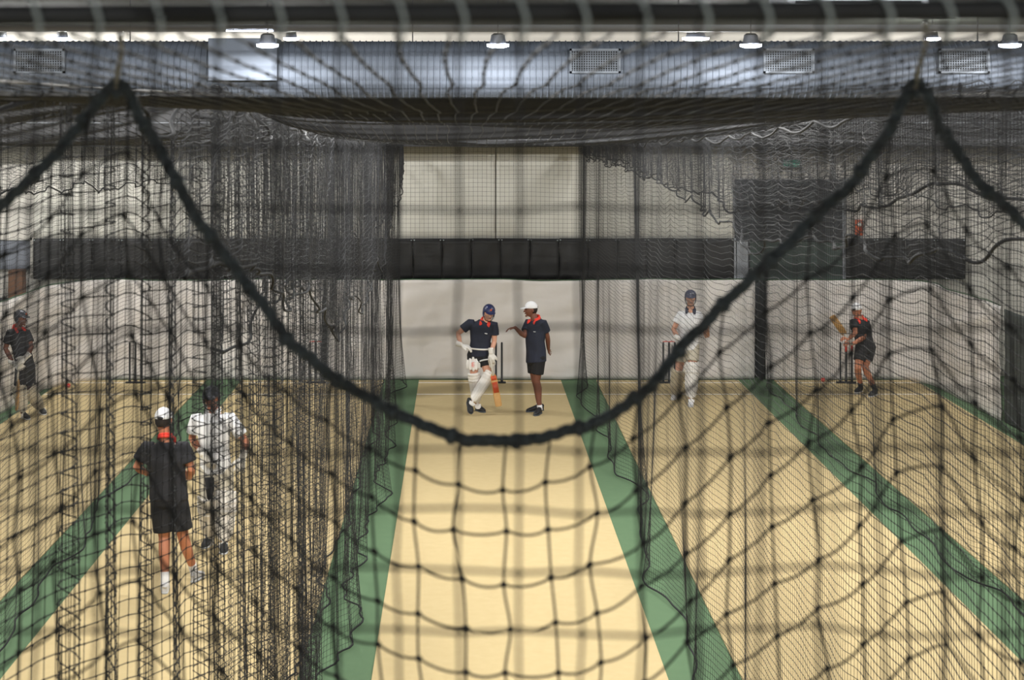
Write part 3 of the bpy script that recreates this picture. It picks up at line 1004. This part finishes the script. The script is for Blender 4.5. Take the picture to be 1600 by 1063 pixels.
def person(spec):
    """spec: measured joints in world coordinates"""
    g = spec
    o = (g['heelR'] + g['heelL']) / 2
    t = thing('person', (o.x, o.y, 0.012), g['label'], 'person')
    F = Frame(g['head'], g['face'], g.get('headup', (0, 0, 1)))
    nk = g['neck']
    shR, shL, hpR, hpL = g['shR'], g['shL'], g['hipR'], g['hipL']
    rS = unit(shR - shL)
    rH = unit(hpR - hpL)
    shc = (shR + shL) / 2
    hpc = (hpR + hpL) / 2
    axis = unit(nk - hpc)
    fS = unit(axis.cross(rS)) if unit(axis.cross(rS)).dot(V3(g['face']) if not g.get('front') else V3(g['front'])) > 0 else -unit(axis.cross(rS))
    fH = unit(axis.cross(rH))
    if fH.dot(fS) < 0:
        fH = -fH
    shw = (shR - shL).length / 2
    bk = g.get('build', 1.0)

    def ring(f, rx, ry, push=0):
        c = hpc.lerp(shc, f) + (fH.lerp(fS, f)) * push + g.get('bow', V3((0, 0, 0))) * math.sin(math.pi * max(0, min(1, f)))
        return (c, unit(rH.lerp(rS, f)) * rx * bk, unit(fH.lerp(fS, f)) * ry * bk)
    b = MB()
    head_shape(b, F)
    b.limb([nk - axis * .05, nk + (F.p(0, -.022, -.05) - nk) * .6, F.p(0, -.022, -.05)], [.062, .055, .054], 14)
    b.loft([ring(-.22, .07, .07), ring(-.12, .145, .10), ring(.1, .15, .098), ring(.45, .130, .088), ring(.8, .155, .098), ring(1.0, .150, .080, -.01), ring(1.1, .09, .06, -.01)], 22, 2.3)
    ar = g.get('arm', 1.0)
    for sd, sh in (('R', shR), ('L', shL)):
        el, wr = g['el' + sd], g['wr' + sd]
        mid = el.lerp(wr, .28)
        b.limb([sh, sh.lerp(el, .35), el, mid, wr], [.052 * ar, .049 * ar, .038 * ar, .040 * ar, .027 * ar], 12)
        hd = g['hand' + sd]
        if hd.get('glove') is None:
            hand(b, wr, hd['dir'], hd['palm'], hd['th'], hd.get('curl', .5), 1.0, .0088, hd.get('spread', .05))
        else:
            mb = MB()
            hand(mb, wr + unit(hd['dir']) * .01, hd['dir'], hd['palm'], hd['th'], hd.get('curl', .9), 1.2, .0145, .03)
            d_ = unit(hd['dir'])
            c1 = d_.cross(V3((0, 1, 0)) if abs(d_.y) < .7 else V3((1, 0, 0))).normalized()
            c2 = d_.cross(c1)
            mb.loft([(wr - d_ * .070, c1 * .044, c2 * .044), (wr - d_ * .02, c1 * .042, c2 * .040), (wr + d_ * .025, c1 * .038, c2 * .034)], 14)
            mb.build('batting_glove', hd['glove'], t, voxel=.006, sm=2)
    lg = g.get('leg', 1.0)
    for sd, hp in (('R', hpR), ('L', hpL)):
        kn, an = g['kn' + sd], g['an' + sd]
        back = -fH
        calf = kn.lerp(an, .3) + back * .018
        b.limb([hp - axis * .02, hp.lerp(kn, .35), hp.lerp(kn, .8), kn, calf, kn.lerp(an, .7), an], [.094 * lg, .088 * lg, .066 * lg, .057 * lg, .057 * lg, .043 * lg, .036 * lg], 14)
        heel, toe = g['heel' + sd], g['toe' + sd]
        b.limb([an, heel.lerp(toe, .3) + V3((0, 0, .045)), heel.lerp(toe, .7) + V3((0, 0, .03))], [.035, .032, .022], 10)
    b.build('body', g['skin'], t, voxel=.0055, sm=3)
    for sx in (-1, 1):
        MB().ball(F.p(.031 * sx, .0915, .006), F.v(.012, 0, 0), F.v(0, .006, 0), F.v(0, 0, .006), 10, 6).build('eye', M_EYE, t)
        MB().limb([F.p(.016 * sx, .099, .030), F.p(.034 * sx, .096, .034), F.p(.052 * sx, .084, .028)], [.003, .004, .003], 6).build('eyebrow', M_HAIR, t)
    MB().limb([F.p(-.020, .100, -.062), F.p(0, .104, -.061), F.p(.020, .100, -.062)], [.003, .004, .003], 6).build('mouth', M_LIP, t)
    # hair
    c = F.p(0, -.016, .012)
    hb = MB().ball(c, F.v(.081, 0, 0), F.v(0, .094, 0), F.v(0, 0, .112), 20, 14)
    vs = []
    for v in hb.v:
        v = V3(v)
        y = (v - F.o).dot(F.f)
        z = (v - F.o).dot(F.u)
        if z < -.055:
            v += F.u * (-.055 - z)
        if y > -.005 and z < .045:
            v -= F.f * (y + .005)
        vs.append(v)
    MB().add(vs, hb.f).build('hair', g.get('hair', M_HAIR), t)
    if g['hat'][0] == 'helmet':
        helmet(F, g['hat'][1], t, badge=g['hat'][2] if len(g['hat']) > 2 else True)
    else:
        cap(Frame(F.o, -F.f if g['hat'][0] == 'backcap' else F.f, F.u), g['hat'][1], t)
    # shirt
    hem = g.get('hem', -.12)
    b = MB()
    b.loft([ring(hem, .172, .122), ring(hem + .05, .172, .124), ring(.2, .165, .118), ring(.45, .158, .112, g.get('belly', 0)), ring(.75, .180, .122), ring(.93, .186, .112), ring(1.03, .15, .095, -.01),
            ring(1.1, .085, .075, -.01), ring(1.14, .062, .06, -.01)], 26, 2.3)
    sl = g.get('sleeve', .62)
    for sh, el in ((shR, g['elR']), (shL, g['elL'])):
        inn = sh.lerp(shc, .35)
        e = sh.lerp(el, sl)
        b.tube([inn, sh + unit(sh - shc) * -.005, sh.lerp(el, sl * .5), e - unit(el - sh) * .004, e], [.066, .074 * bk, .072 * bk, .074 * bk, .068 * bk], 16)
    sh_ = b.build('shirt', g['shirt'], t, voxel=.0075, sm=4)
    # collar: a band round the neck with two points in front
    cc = nk + axis * .004
    N1 = Frame(cc, fS, axis)
    cm = g.get('collar', M_RED)
    b = MB()
    pts = [N1.p(.066 * math.sin(a), .062 * math.cos(a) - .004, .012 - .03 * math.cos(a)) for a in np.linspace(.55, 2 * math.pi - .55, 25)]
    b.tube(pts, .014, 8)
    pts = [N1.p(.078 * math.sin(a), .072 * math.cos(a) - .004, -.012 - .03 * math.cos(a)) for a in np.linspace(.62, 2 * math.pi - .62, 25)]
    b.tube(pts, .013, 8)
    for sx in (-1, 1):
        b.loft([(N1.p(.058 * sx, .062, -.022), N1.v(.030, 0, .010 * sx), N1.v(0, .008, .002)), (N1.p(.062 * sx, .090, -.052), N1.v(.027, 0, .006 * sx), N1.v(0, .008, .002)),
                (N1.p(.070 * sx, .102, -.080), N1.v(.012, 0, 0), N1.v(0, .006, .001))], 10)
    b.build('collar', cm, t, voxel=.005, sm=2)
    if g.get('logo'):
        Ff = Frame(shc.lerp(hpc, .22), fS, axis)
        MB().loft([(Ff.p(-.085, .108, 0), Ff.v(.022, 0, 0), Ff.v(0, .0, .006)), (Ff.p(-.085, .125, 0), Ff.v(.022, 0, 0), Ff.v(0, .0, .006))], 8, 4).build('logo', M_WHITE, sh_)
    # shorts or trousers
    b = MB()
    b.loft([ring(-.24, .09, .09), ring(-.17, .155, .118), ring(-.05, .168, .120), ring(.08, .160, .114), ring(.2, .152, .108)], 24, 2.3)
    ln = g.get('shortlen', .72)
    rr = g.get('shortr', .100)
    for sd, hp in (('R', hpR), ('L', hpL)):
        kn, an = g['kn' + sd], g['an' + sd]
        if ln <= 1:
            e = hp.lerp(kn, ln)
            b.tube([hp + axis * .06, hp, hp.lerp(kn, ln * .5), e - unit(kn - hp) * .004, e], [.09, .106, rr + .002, rr, rr * .94], 16)
        else:
            e = kn.lerp(an, .93)
            b.tube([hp + axis * .06, hp, hp.lerp(kn, .5), kn, kn.lerp(an, .4), e], [.09, .108, .100, .084, .078, .070], 16)
    b.build('shorts' if ln <= 1 else 'trousers', g['shorts'], t, voxel=.0075, sm=4)
    for sd in 'RL':
        shoe(g['heel' + sd], g['toe' + sd], g['shoe'], t, g.get('solem'), 1.0)
        if g.get('sock'):
            an = g['an' + sd]
            kn = g['kn' + sd]
            MB().limb([an - V3((0, 0, .02)), an, an.lerp(kn, g.get('sockh', .14))], [.044, .042, .044], 14).build('sock', g['sock'], t)
    return t, dict(F=F, fS=fS, fH=fH, axis=axis, rH=rH, hpc=hpc, shc=shc)


def C(ox, oy, z, d):
    return lambda x, y, dy=0.0: at(ox + x / z, oy + y / z, d + dy)


def G(p, z=.012):
    """stand the point on the turf along its own sight line"""
    q = V3(p)
    k = (H - z) / (H - q.z)
    return V3((q.x * k, q.y * k, z))


# ---- batter in the middle lane, leaning on the bat, one leg crossed over
J = C(690, 450, 4.83, 27.05)
spec = dict(label='batter in navy helmet and red collar leaning on a bat, legs crossed, middle lane',
            head=J(357, 186, -.06), face=(.22, -1, -.28), headup=(.10, -.16, 1), neck=J(333, 246), shR=J(212, 268, .02), shL=J(398, 283, -.02),
            hipR=J(242, 505, .05), hipL=J(326, 510, .03), elR=J(124, 345, .02), wrR=J(143, 428, -.12), elL=J(398, 405, -.02), wrL=J(374, 486, -.16),
            handR=dict(dir=(.9, -.25, -.22), palm=(-.1, .2, -1), th=-1, curl=.55, glove=M_PAD), handL=dict(dir=(.05, -.15, -1), palm=(0, .9, -.1), th=1, curl=.9, glove=M_PAD),
            knR=J(245, 668, -.02), anR=J(268, 868, .06), heelR=J(262, 925, .12), toeR=J(318, 938, -.06), knL=J(352, 668, -.08), anL=J(226, 862, -.22),
            heelL=J(200, 868, -.18), toeL=J(222, 945, -.36), skin=M_SKIN, hair=mat('brown_hair', (96, 66, 44), .8), hat=('helmet', M_HELM), shirt=M_NAVY, shorts=M_SHORT,
            shoe=M_SHOE, solem=mat('grey_sole', (70, 78, 86), .7), hem=-.02, sleeve=.60, shortlen=.52, logo=True, front=(0, -1, 0), leg=.95)
spec['heelR'] = V3((spec['heelR'].x, 27.17, .012))
spec['toeR'] = V3((J(322, 935).x, 26.97, .012))
spec['toeL'].z = .045
bt, fr = person(spec)
pad(spec['anR'], spec['knR'], (.1, -1, 0), bt, top=.055, wide=.86)
pad(spec['anL'], spec['knL'], (.35, -1, .3), bt, top=.015, wide=.86)
for hx, kx, off in (('hipR', 'knR', -.01), ('hipL', 'knL', .015)):
    hp, kn = spec[hx], spec[kx]
    m_ = hp.lerp(kn, .48 if hx == 'hipR' else .42)
    ax = unit(hp - kn)
    ff = unit(V3((0, -1, 0)) - ax * V3((0, -1, 0)).dot(ax))
    ss = ax.cross(ff)
    mb = MB()
    for k_ in (range(-2, 3) if hx == 'hipR' else (1, 2, 3)):
        a_ = math.radians(26 * k_)
        c_ = m_ + ss * math.sin(a_) * .112 + ff * math.cos(a_) * .105 + ss * off
        mb.limb([c_ - ax * (.085 - .02 * abs(k_)), c_, c_ + ax * (.105 - .02 * abs(k_))], [.022, .028, .020], 10)
    tg = mb.build('thigh_guard', M_PAD, bt, voxel=.007)
    MB().tube([m_ + ax * .05 + ss * math.sin(a_) * .114 + ff * math.cos(a_) * .112 for a_ in np.linspace(0, 6.28, 22)], .012, 6, cap=False).build('guard_strap', M_WHITE, tg)
    if hx == 'hipR':
        cc_ = m_ + ff * .134 + ss * off
        for dz in (-.022, 0, .022):
            MB().tube([cc_ + ss * (.022 * math.cos(q)) + ax * (dz + .012 * math.sin(q)) for q in np.linspace(.6, 5.4, 9)], .0035, 5).build('red_mark', M_RED, tg)
for f_ in (-.02, .10):
    c_ = fr['hpc'] + fr['axis'] * (.13 + f_)
MB().tube([fr['hpc'] + fr['axis'] * .115 + fr['rH'] * .172 * math.cos(q) + fr['fH'] * .126 * math.sin(q) for q in np.linspace(0, 6.28, 30)], .014, 6, cap=False).build('waist_strap', M_PAD, bt)
stick_bat(J(433, 896, -.30), J(364, 520, -.20), (.15, -1, .1), label='cricket bat with red stickers held upright by the crossed legged batter')

# ---- coach in the middle lane
J = C(690, 450, 4.83, 26.95)
spec = dict(label='coach in white cap, navy shirt and black shorts gesturing to the middle lane batter',
            head=J(673, 163), face=(-1, -.35, -.12), neck=J(706, 232), shR=J(660, 262, .12), shL=J(764, 268, -.10), hipR=J(688, 520, .07), hipL=J(738, 520, -.06),
            elR=J(622, 366, -.02), wrR=J(556, 300, -.10), elL=J(800, 372, -.04), wrL=J(806, 462, .10),
            handR=dict(dir=(-.95, -.1, -.10), palm=(.1, -.2, -1), th=1, curl=.55, spread=.16), handL=dict(dir=(.05, .9, -.5), palm=(1, 0, 0), th=1, curl=.5),
            knR=J(702, 688, .05), anR=J(728, 870, .10), heelR=J(770, 930), toeR=J(640, 935), knL=J(716, 700, -.05), anL=J(738, 890, -.05),
            heelL=J(752, 945), toeL=J(690, 972), skin=M_SKIN2, hat=('cap', M_WHITE), shirt=M_NAVY, shorts=M_SHORT, shoe=M_SHOE, sock=M_WHITE, sockh=.08,
            solem=mat('grey_sole', (70, 78, 86), .7), hem=-.16, sleeve=.62, shortlen=.72, logo=True, front=(-1, -.6, 0), build=1.07, belly=.02)
spec['heelR'] = V3((J(768, 935).x, 27.18, .012)); spec['toeR'] = V3((J(645, 935).x, 27.02, .012))
spec['heelL'] = V3((J(746, 950).x, 26.92, .012)); spec['toeL'] = V3((J(700, 970).x, 26.68, .012))
spec['anR'] = V3((J(742, 870).x, 27.15, .10)); spec['anL'] = V3((J(740, 880).x, 26.90, .10))
ct, fr = person(spec)

# ---- pair walking in the left lane: coach seen from behind
J = C(200, 590, 3.127, 17.1)
spec = dict(label='person seen from behind in white cap, black shirt, shorts and white socks, left lane',
            head=J(174, 208), face=(.12, 1, -.1), neck=J(185, 292), shR=J(272, 345, 0), shL=J(95, 345, 0), hipR=J(238, 580), hipL=J(160, 580),
            elR=J(312, 452, -.02), wrR=J(300, 490, .22), elL=J(42, 440, -.02), wrL=J(95, 470, .22),
            handR=dict(dir=(-.5, .8, .1), palm=(-1, -.3, 0), th=1, curl=.6), handL=dict(dir=(.5, .8, .1), palm=(1, -.3, 0), th=-1, curl=.6),
            knR=J(268, 770), anR=J(300, 940), heelR=J(300, 985), toeR=J(330, 960), knL=J(178, 780), anL=J(190, 985), heelL=J(190, 1030), toeL=J(170, 1000),
            skin=M_SKIN3, hat=('cap', M_WHITE), shirt=M_BSHIRT, shorts=M_SHORT, shoe=M_SHOEW, sock=M_WHITE, sockh=.24, hem=-.06, sleeve=.66, shortlen=.86, shortr=.108, front=(0, 1, 0), build=1.12)
spec['heelR'] = V3((J(300, 990).x, 17.35, .012)); spec['toeR'] = V3((J(322, 990).x, 17.62, .012)); spec['anR'] = V3((J(302, 990).x, 17.40, .10))
spec['heelL'] = V3((J(192, 1030).x, 16.95, .012)); spec['toeL'] = V3((J(172, 1030).x, 17.22, .012)); spec['anL'] = V3((J(190, 1030).x, 17.0, .10))
person(spec)

# ---- batter in whites facing that person
J = C(200, 590, 3.127, 18.7)
spec = dict(label='batter in whites, dark helmet and pads, facing the white capped person',
            head=J(407, 100), face=(-.1, -1, -.12), neck=J(415, 160), shR=J(330, 205, .02), shL=J(500, 200, -.02), hipR=J(392, 455), hipL=J(468, 455),
            elR=J(312, 300, .04), wrR=J(365, 372, -.12), elL=J(575, 315, -.02), wrL=J(562, 385, -.10),
            handR=dict(dir=(.4, -.4, -.6), palm=(.6, .5, 0), th=1, curl=.8, glove=M_PAD), handL=dict(dir=(-.25, -.25, -1), palm=(-.3, 1, 0), th=-1, curl=.8, glove=M_PAD),
            knR=J(395, 625, -.04), anR=J(392, 790), heelR=J(392, 820), toeR=J(375, 840), knL=J(478, 625, -.04), anL=J(474, 800), heelL=J(474, 820), toeL=J(474, 840),
            skin=M_SKIN3, hat=('helmet', M_HELMB, False), shirt=M_WHITE, shorts=M_CREAM, collar=M_WHITE, shoe=M_SHOE, hem=-.04, sleeve=.72, shortlen=1.2, front=(0, -1, 0))
for s_, a_, b_ in (('R', 390, 372), ('L', 474, 482)):
    y_ = 18.86 if s_ == 'R' else 18.62
    spec['heel' + s_] = V3((J(a_, 0).x, y_ + .08, .012)); spec['toe' + s_] = V3((J(b_, 0).x, y_ - .19, .012)); spec['an' + s_] = V3((J(a_, 0).x, y_ + .03, .10))
wt, fr = person(spec)
for s_ in 'RL':
    pad(spec['an' + s_], spec['kn' + s_], (0, -1, 0), wt, wide=1.12)
MB().tube([spec['hipR'] + V3((.03, -.125, -.05)), spec['hipR'] + V3((.035, -.120, -.18)), spec['hipR'] + V3((.03, -.10, -.32))], [.05, .045, .02], 12).build('dark_patch', M_SHORT, wt)

# ---- batter at the far left
J = C(0, 460, 4.83, 26.55)
spec = dict(label='batter in dark cap shaped helmet and black shirt at the far left by the curtain',
            head=J(158, 180), face=(.85, -.5, -.25), neck=J(135, 250), shR=J(78, 290, -.08), shL=J(200, 290, .08), hipR=J(165, 545, -.06), hipL=J(215, 545, .07),
            elR=J(42, 410, -.06), wrR=J(98, 520, -.14), elL=J(238, 400, .0), wrL=J(200, 470, -.18),
            handR=dict(dir=(.7, -.3, -.35), palm=(0, 1, 0), th=1, curl=.8, glove=M_PAD), handL=dict(dir=(-.6, -.3, -.6), palm=(0, 1, 0), th=-1, curl=.8, glove=M_PAD),
            knR=J(150, 740, -.08), anR=J(180, 905), heelR=J(180, 930), toeR=J(225, 940), knL=J(225, 730, .08), anL=J(260, 880), heelL=J(270, 900), toeL=J(310, 900),
            skin=M_SKIN2, hat=('helmet', M_HELMB), shirt=M_BSHIRT, shorts=M_SHORT, shoe=M_SHOE, hem=-.1, sleeve=.66, shortlen=.75, front=(.6, -1, 0), build=.96)
spec['heelR'] = V3((J(172, 0).x, 26.52, .012)); spec['toeR'] = V3((J(240, 0).x, 26.36, .012)); spec['anR'] = V3((J(178, 0).x, 26.5, .10))
spec['heelL'] = V3((J(258, 0).x, 26.95, .012)); spec['toeL'] = V3((J(312, 0).x, 26.76, .012)); spec['anL'] = V3((J(262, 0).x, 26.92, .10))
lt, fr = person(spec)
for s_ in 'RL':
    pad(spec['an' + s_], spec['kn' + s_], (.5, -1, 0), lt, m=M_CREAM, top=.12)
stick_bat(J(120, 880, -.2), J(140, 520, -.22), (-1, -.6, 0), label='cricket bat held down by the batter at the far left', red=False)

# ---- batter right of the middle lane, in whites
J = C(1000, 430, 4.833, 27.9)
spec = dict(label='batter in white shirt, cream shorts and white pads stepping forward, right lane',
            head=J(382, 172), face=(-.1, -1, -.15), neck=J(382, 255), shR=J(308, 300, .03), shL=J(440, 300, .0), hipR=J(320, 545), hipL=J(402, 545),
            elR=J(252, 412, .02), wrR=J(290, 478, -.14), elL=J(520, 405, .02), wrL=J(512, 420, -.22),
            handR=dict(dir=(.5, -.5, -.3), palm=(.3, .6, -.5), th=1, curl=.8, glove=M_PAD), handL=dict(dir=(.02, -.4, .9), palm=(-1, 0, 0), th=-1, curl=1.1),
            knR=J(292, 720, -.02), anR=J(285, 905, .1), heelR=J(300, 930), toeR=J(262, 950), knL=J(392, 715, -.1), anL=J(362, 920, -.15), heelL=J(365, 930), toeL=J(355, 970),
            skin=M_SKIN, hat=('helmet', mat('grey_blue_helmet', (62, 64, 84), .35), False), shirt=M_WHITE, shorts=M_CREAM, collar=mat('navy_collar', (34, 38, 58), .8), shoe=M_SHOEW, hem=-.06, sleeve=.55, shortlen=.62,
            front=(0, -1, 0))
spec['elL'] = J(508, 470, .0)
spec['heelR'] = V3((J(292, 0).x, 28.35, .012)); spec['toeR'] = V3((J(262, 0).x, 28.12, .012)); spec['anR'] = V3((J(288, 0).x, 28.3, .10))
spec['heelL'] = V3((J(368, 0).x, 27.72, .012)); spec['toeL'] = V3((J(358, 0).x, 27.46, .012)); spec['anL'] = V3((J(368, 0).x, 27.66, .10))
rt_, fr = person(spec)
pad(spec['anR'], spec['knR'], (-.2, -1, 0), rt_, m=M_CREAM, strap=M_CREAM, wide=1.1, top=.1)
pad(spec['anL'], spec['knL'], (0, -1, 0), rt_, wide=1.1, top=.1)

# ---- player practising a shot at the far right
J = C(1280, 450, 5.593, 28.55)
spec = dict(label='player in white cap and black kit practising a shot, far right lane',
            head=J(326, 196), face=(-.6, -.9, -.35), headup=(-.05, -.1, 1), neck=J(350, 262), shR=J(300, 300, -.04), shL=J(408, 300, .04), hipR=J(372, 520, -.04), hipL=J(442, 515, .06),
            elR=J(318, 392, -.16), wrR=J(258, 446, -.30), elL=J(392, 432, -.10), wrL=J(290, 492, -.26),
            handR=dict(dir=(-.7, -.3, .2), palm=(.3, .5, -.7), th=1, curl=1.1), handL=dict(dir=(-.75, -.2, .2), palm=(.2, .4, -.9), th=-1, curl=1.1),
            knR=J(338, 690, -.14), anR=J(396, 860, .0), heelR=J(400, 890), toeR=J(345, 900), knL=J(402, 690, -.02), anL=J(470, 860), heelL=J(500, 910), toeL=J(410, 920),
            skin=M_SKIN3, hat=('backcap', M_WHITE), shirt=M_BSHIRT, shorts=M_SHORT, shoe=M_SHOE, hem=-.06, sleeve=.62, shortlen=.68, front=(-.6, -1, 0), sock=M_SHORT, sockh=.25)
spec['heelR'] = V3((J(415, 0).x, 28.95, .012)); spec['toeR'] = V3((J(350, 0).x, 28.8, .012)); spec['anR'] = V3((J(408, 0).x, 28.92, .10))
spec['heelL'] = V3((J(505, 0).x, 28.62, .012)); spec['toeL'] = V3((J(425, 0).x, 28.42, .012)); spec['anL'] = V3((J(495, 0).x, 28.6, .10))
person(spec)
stick_bat(J(108, 246, -.34), J(288, 500, -.30), (-.5, -1, .2), label='pale cricket bat swung up by the player at the far right', red=False)

# ---- stumps, one set at the end of each lane
for (lx, _), dx, lab, bails in zip(LANE, (.07, .09, .1, -.01, -.05),
                                   ('black stumps behind the wavy nets, far left lane', 'black stumps topped with red bails, left lane', 'black stumps behind the crossed legged batter, middle lane',
                                    'black stumps with a red bail beside the batter in whites', 'black stumps with red tops beside the player practising a shot'), (0, 1, 0, 1, 2)):
    x = lx + dx
    y = 29.86
    t = thing('stumps', (x, y, .012), lab, 'stumps')
    MB().box(x - .17, x + .17, y - .045, y + .045, .0125, .04).build('base', M_STUMP, t, smooth=False, bevel=.008)
    for k in (-1, 0, 1):
        st = MB().tube([(x + k * .1, y, .035), (x + k * .1, y, .07), (x + k * .1, y, .075), (x + k * .1, y, .70), (x + k * .1, y, .72)], [.024, .022, .0175, .0175, .012], 12).build('stump', M_STUMP, t)
        if bails == 2 and k > -1:
            MB().tube([(x + k * .1, y, .56), (x + k * .1, y, .722)], .0185, 12).build('red_sleeve', M_RED, st)
    if bails == 1:
        for k in (-1, 0):
            MB().tube([(x + k * .1 - .01, y, .728), (x + k * .1 + .03, y, .73), (x + k * .1 + .05, y, .735), (x + k * .1 + .07, y, .73), (x + k * .1 + .1, y, .728)], [.006, .007, .009, .007, .006], 8).build('bail', M_RED, t)
for px_, py_, lab in ((107, 603, 'red ball on the turf near the left curtain corner'), (1286, 592, 'red ball by the curtain near the far right stumps')):
    d_ = H * FOC / (py_ + 4 - VY)
    d_ = min(d_, 30.0)
    p = at(px_, py_, d_)
    t = thing('cricket_ball', (p.x, d_, .012), lab, 'ball')
    MB().ball((p.x, d_, .048), V3((.036, 0, 0)), V3((0, .036, 0)), V3((0, 0, .036))).build('leather', M_BALL, t)
    MB().tube([(p.x + .0365 * math.cos(a), d_ + .0365 * math.sin(a), .048) for a in np.linspace(0, 6.28, 20)], .0015, 5).build('seam', M_WHITE, t)
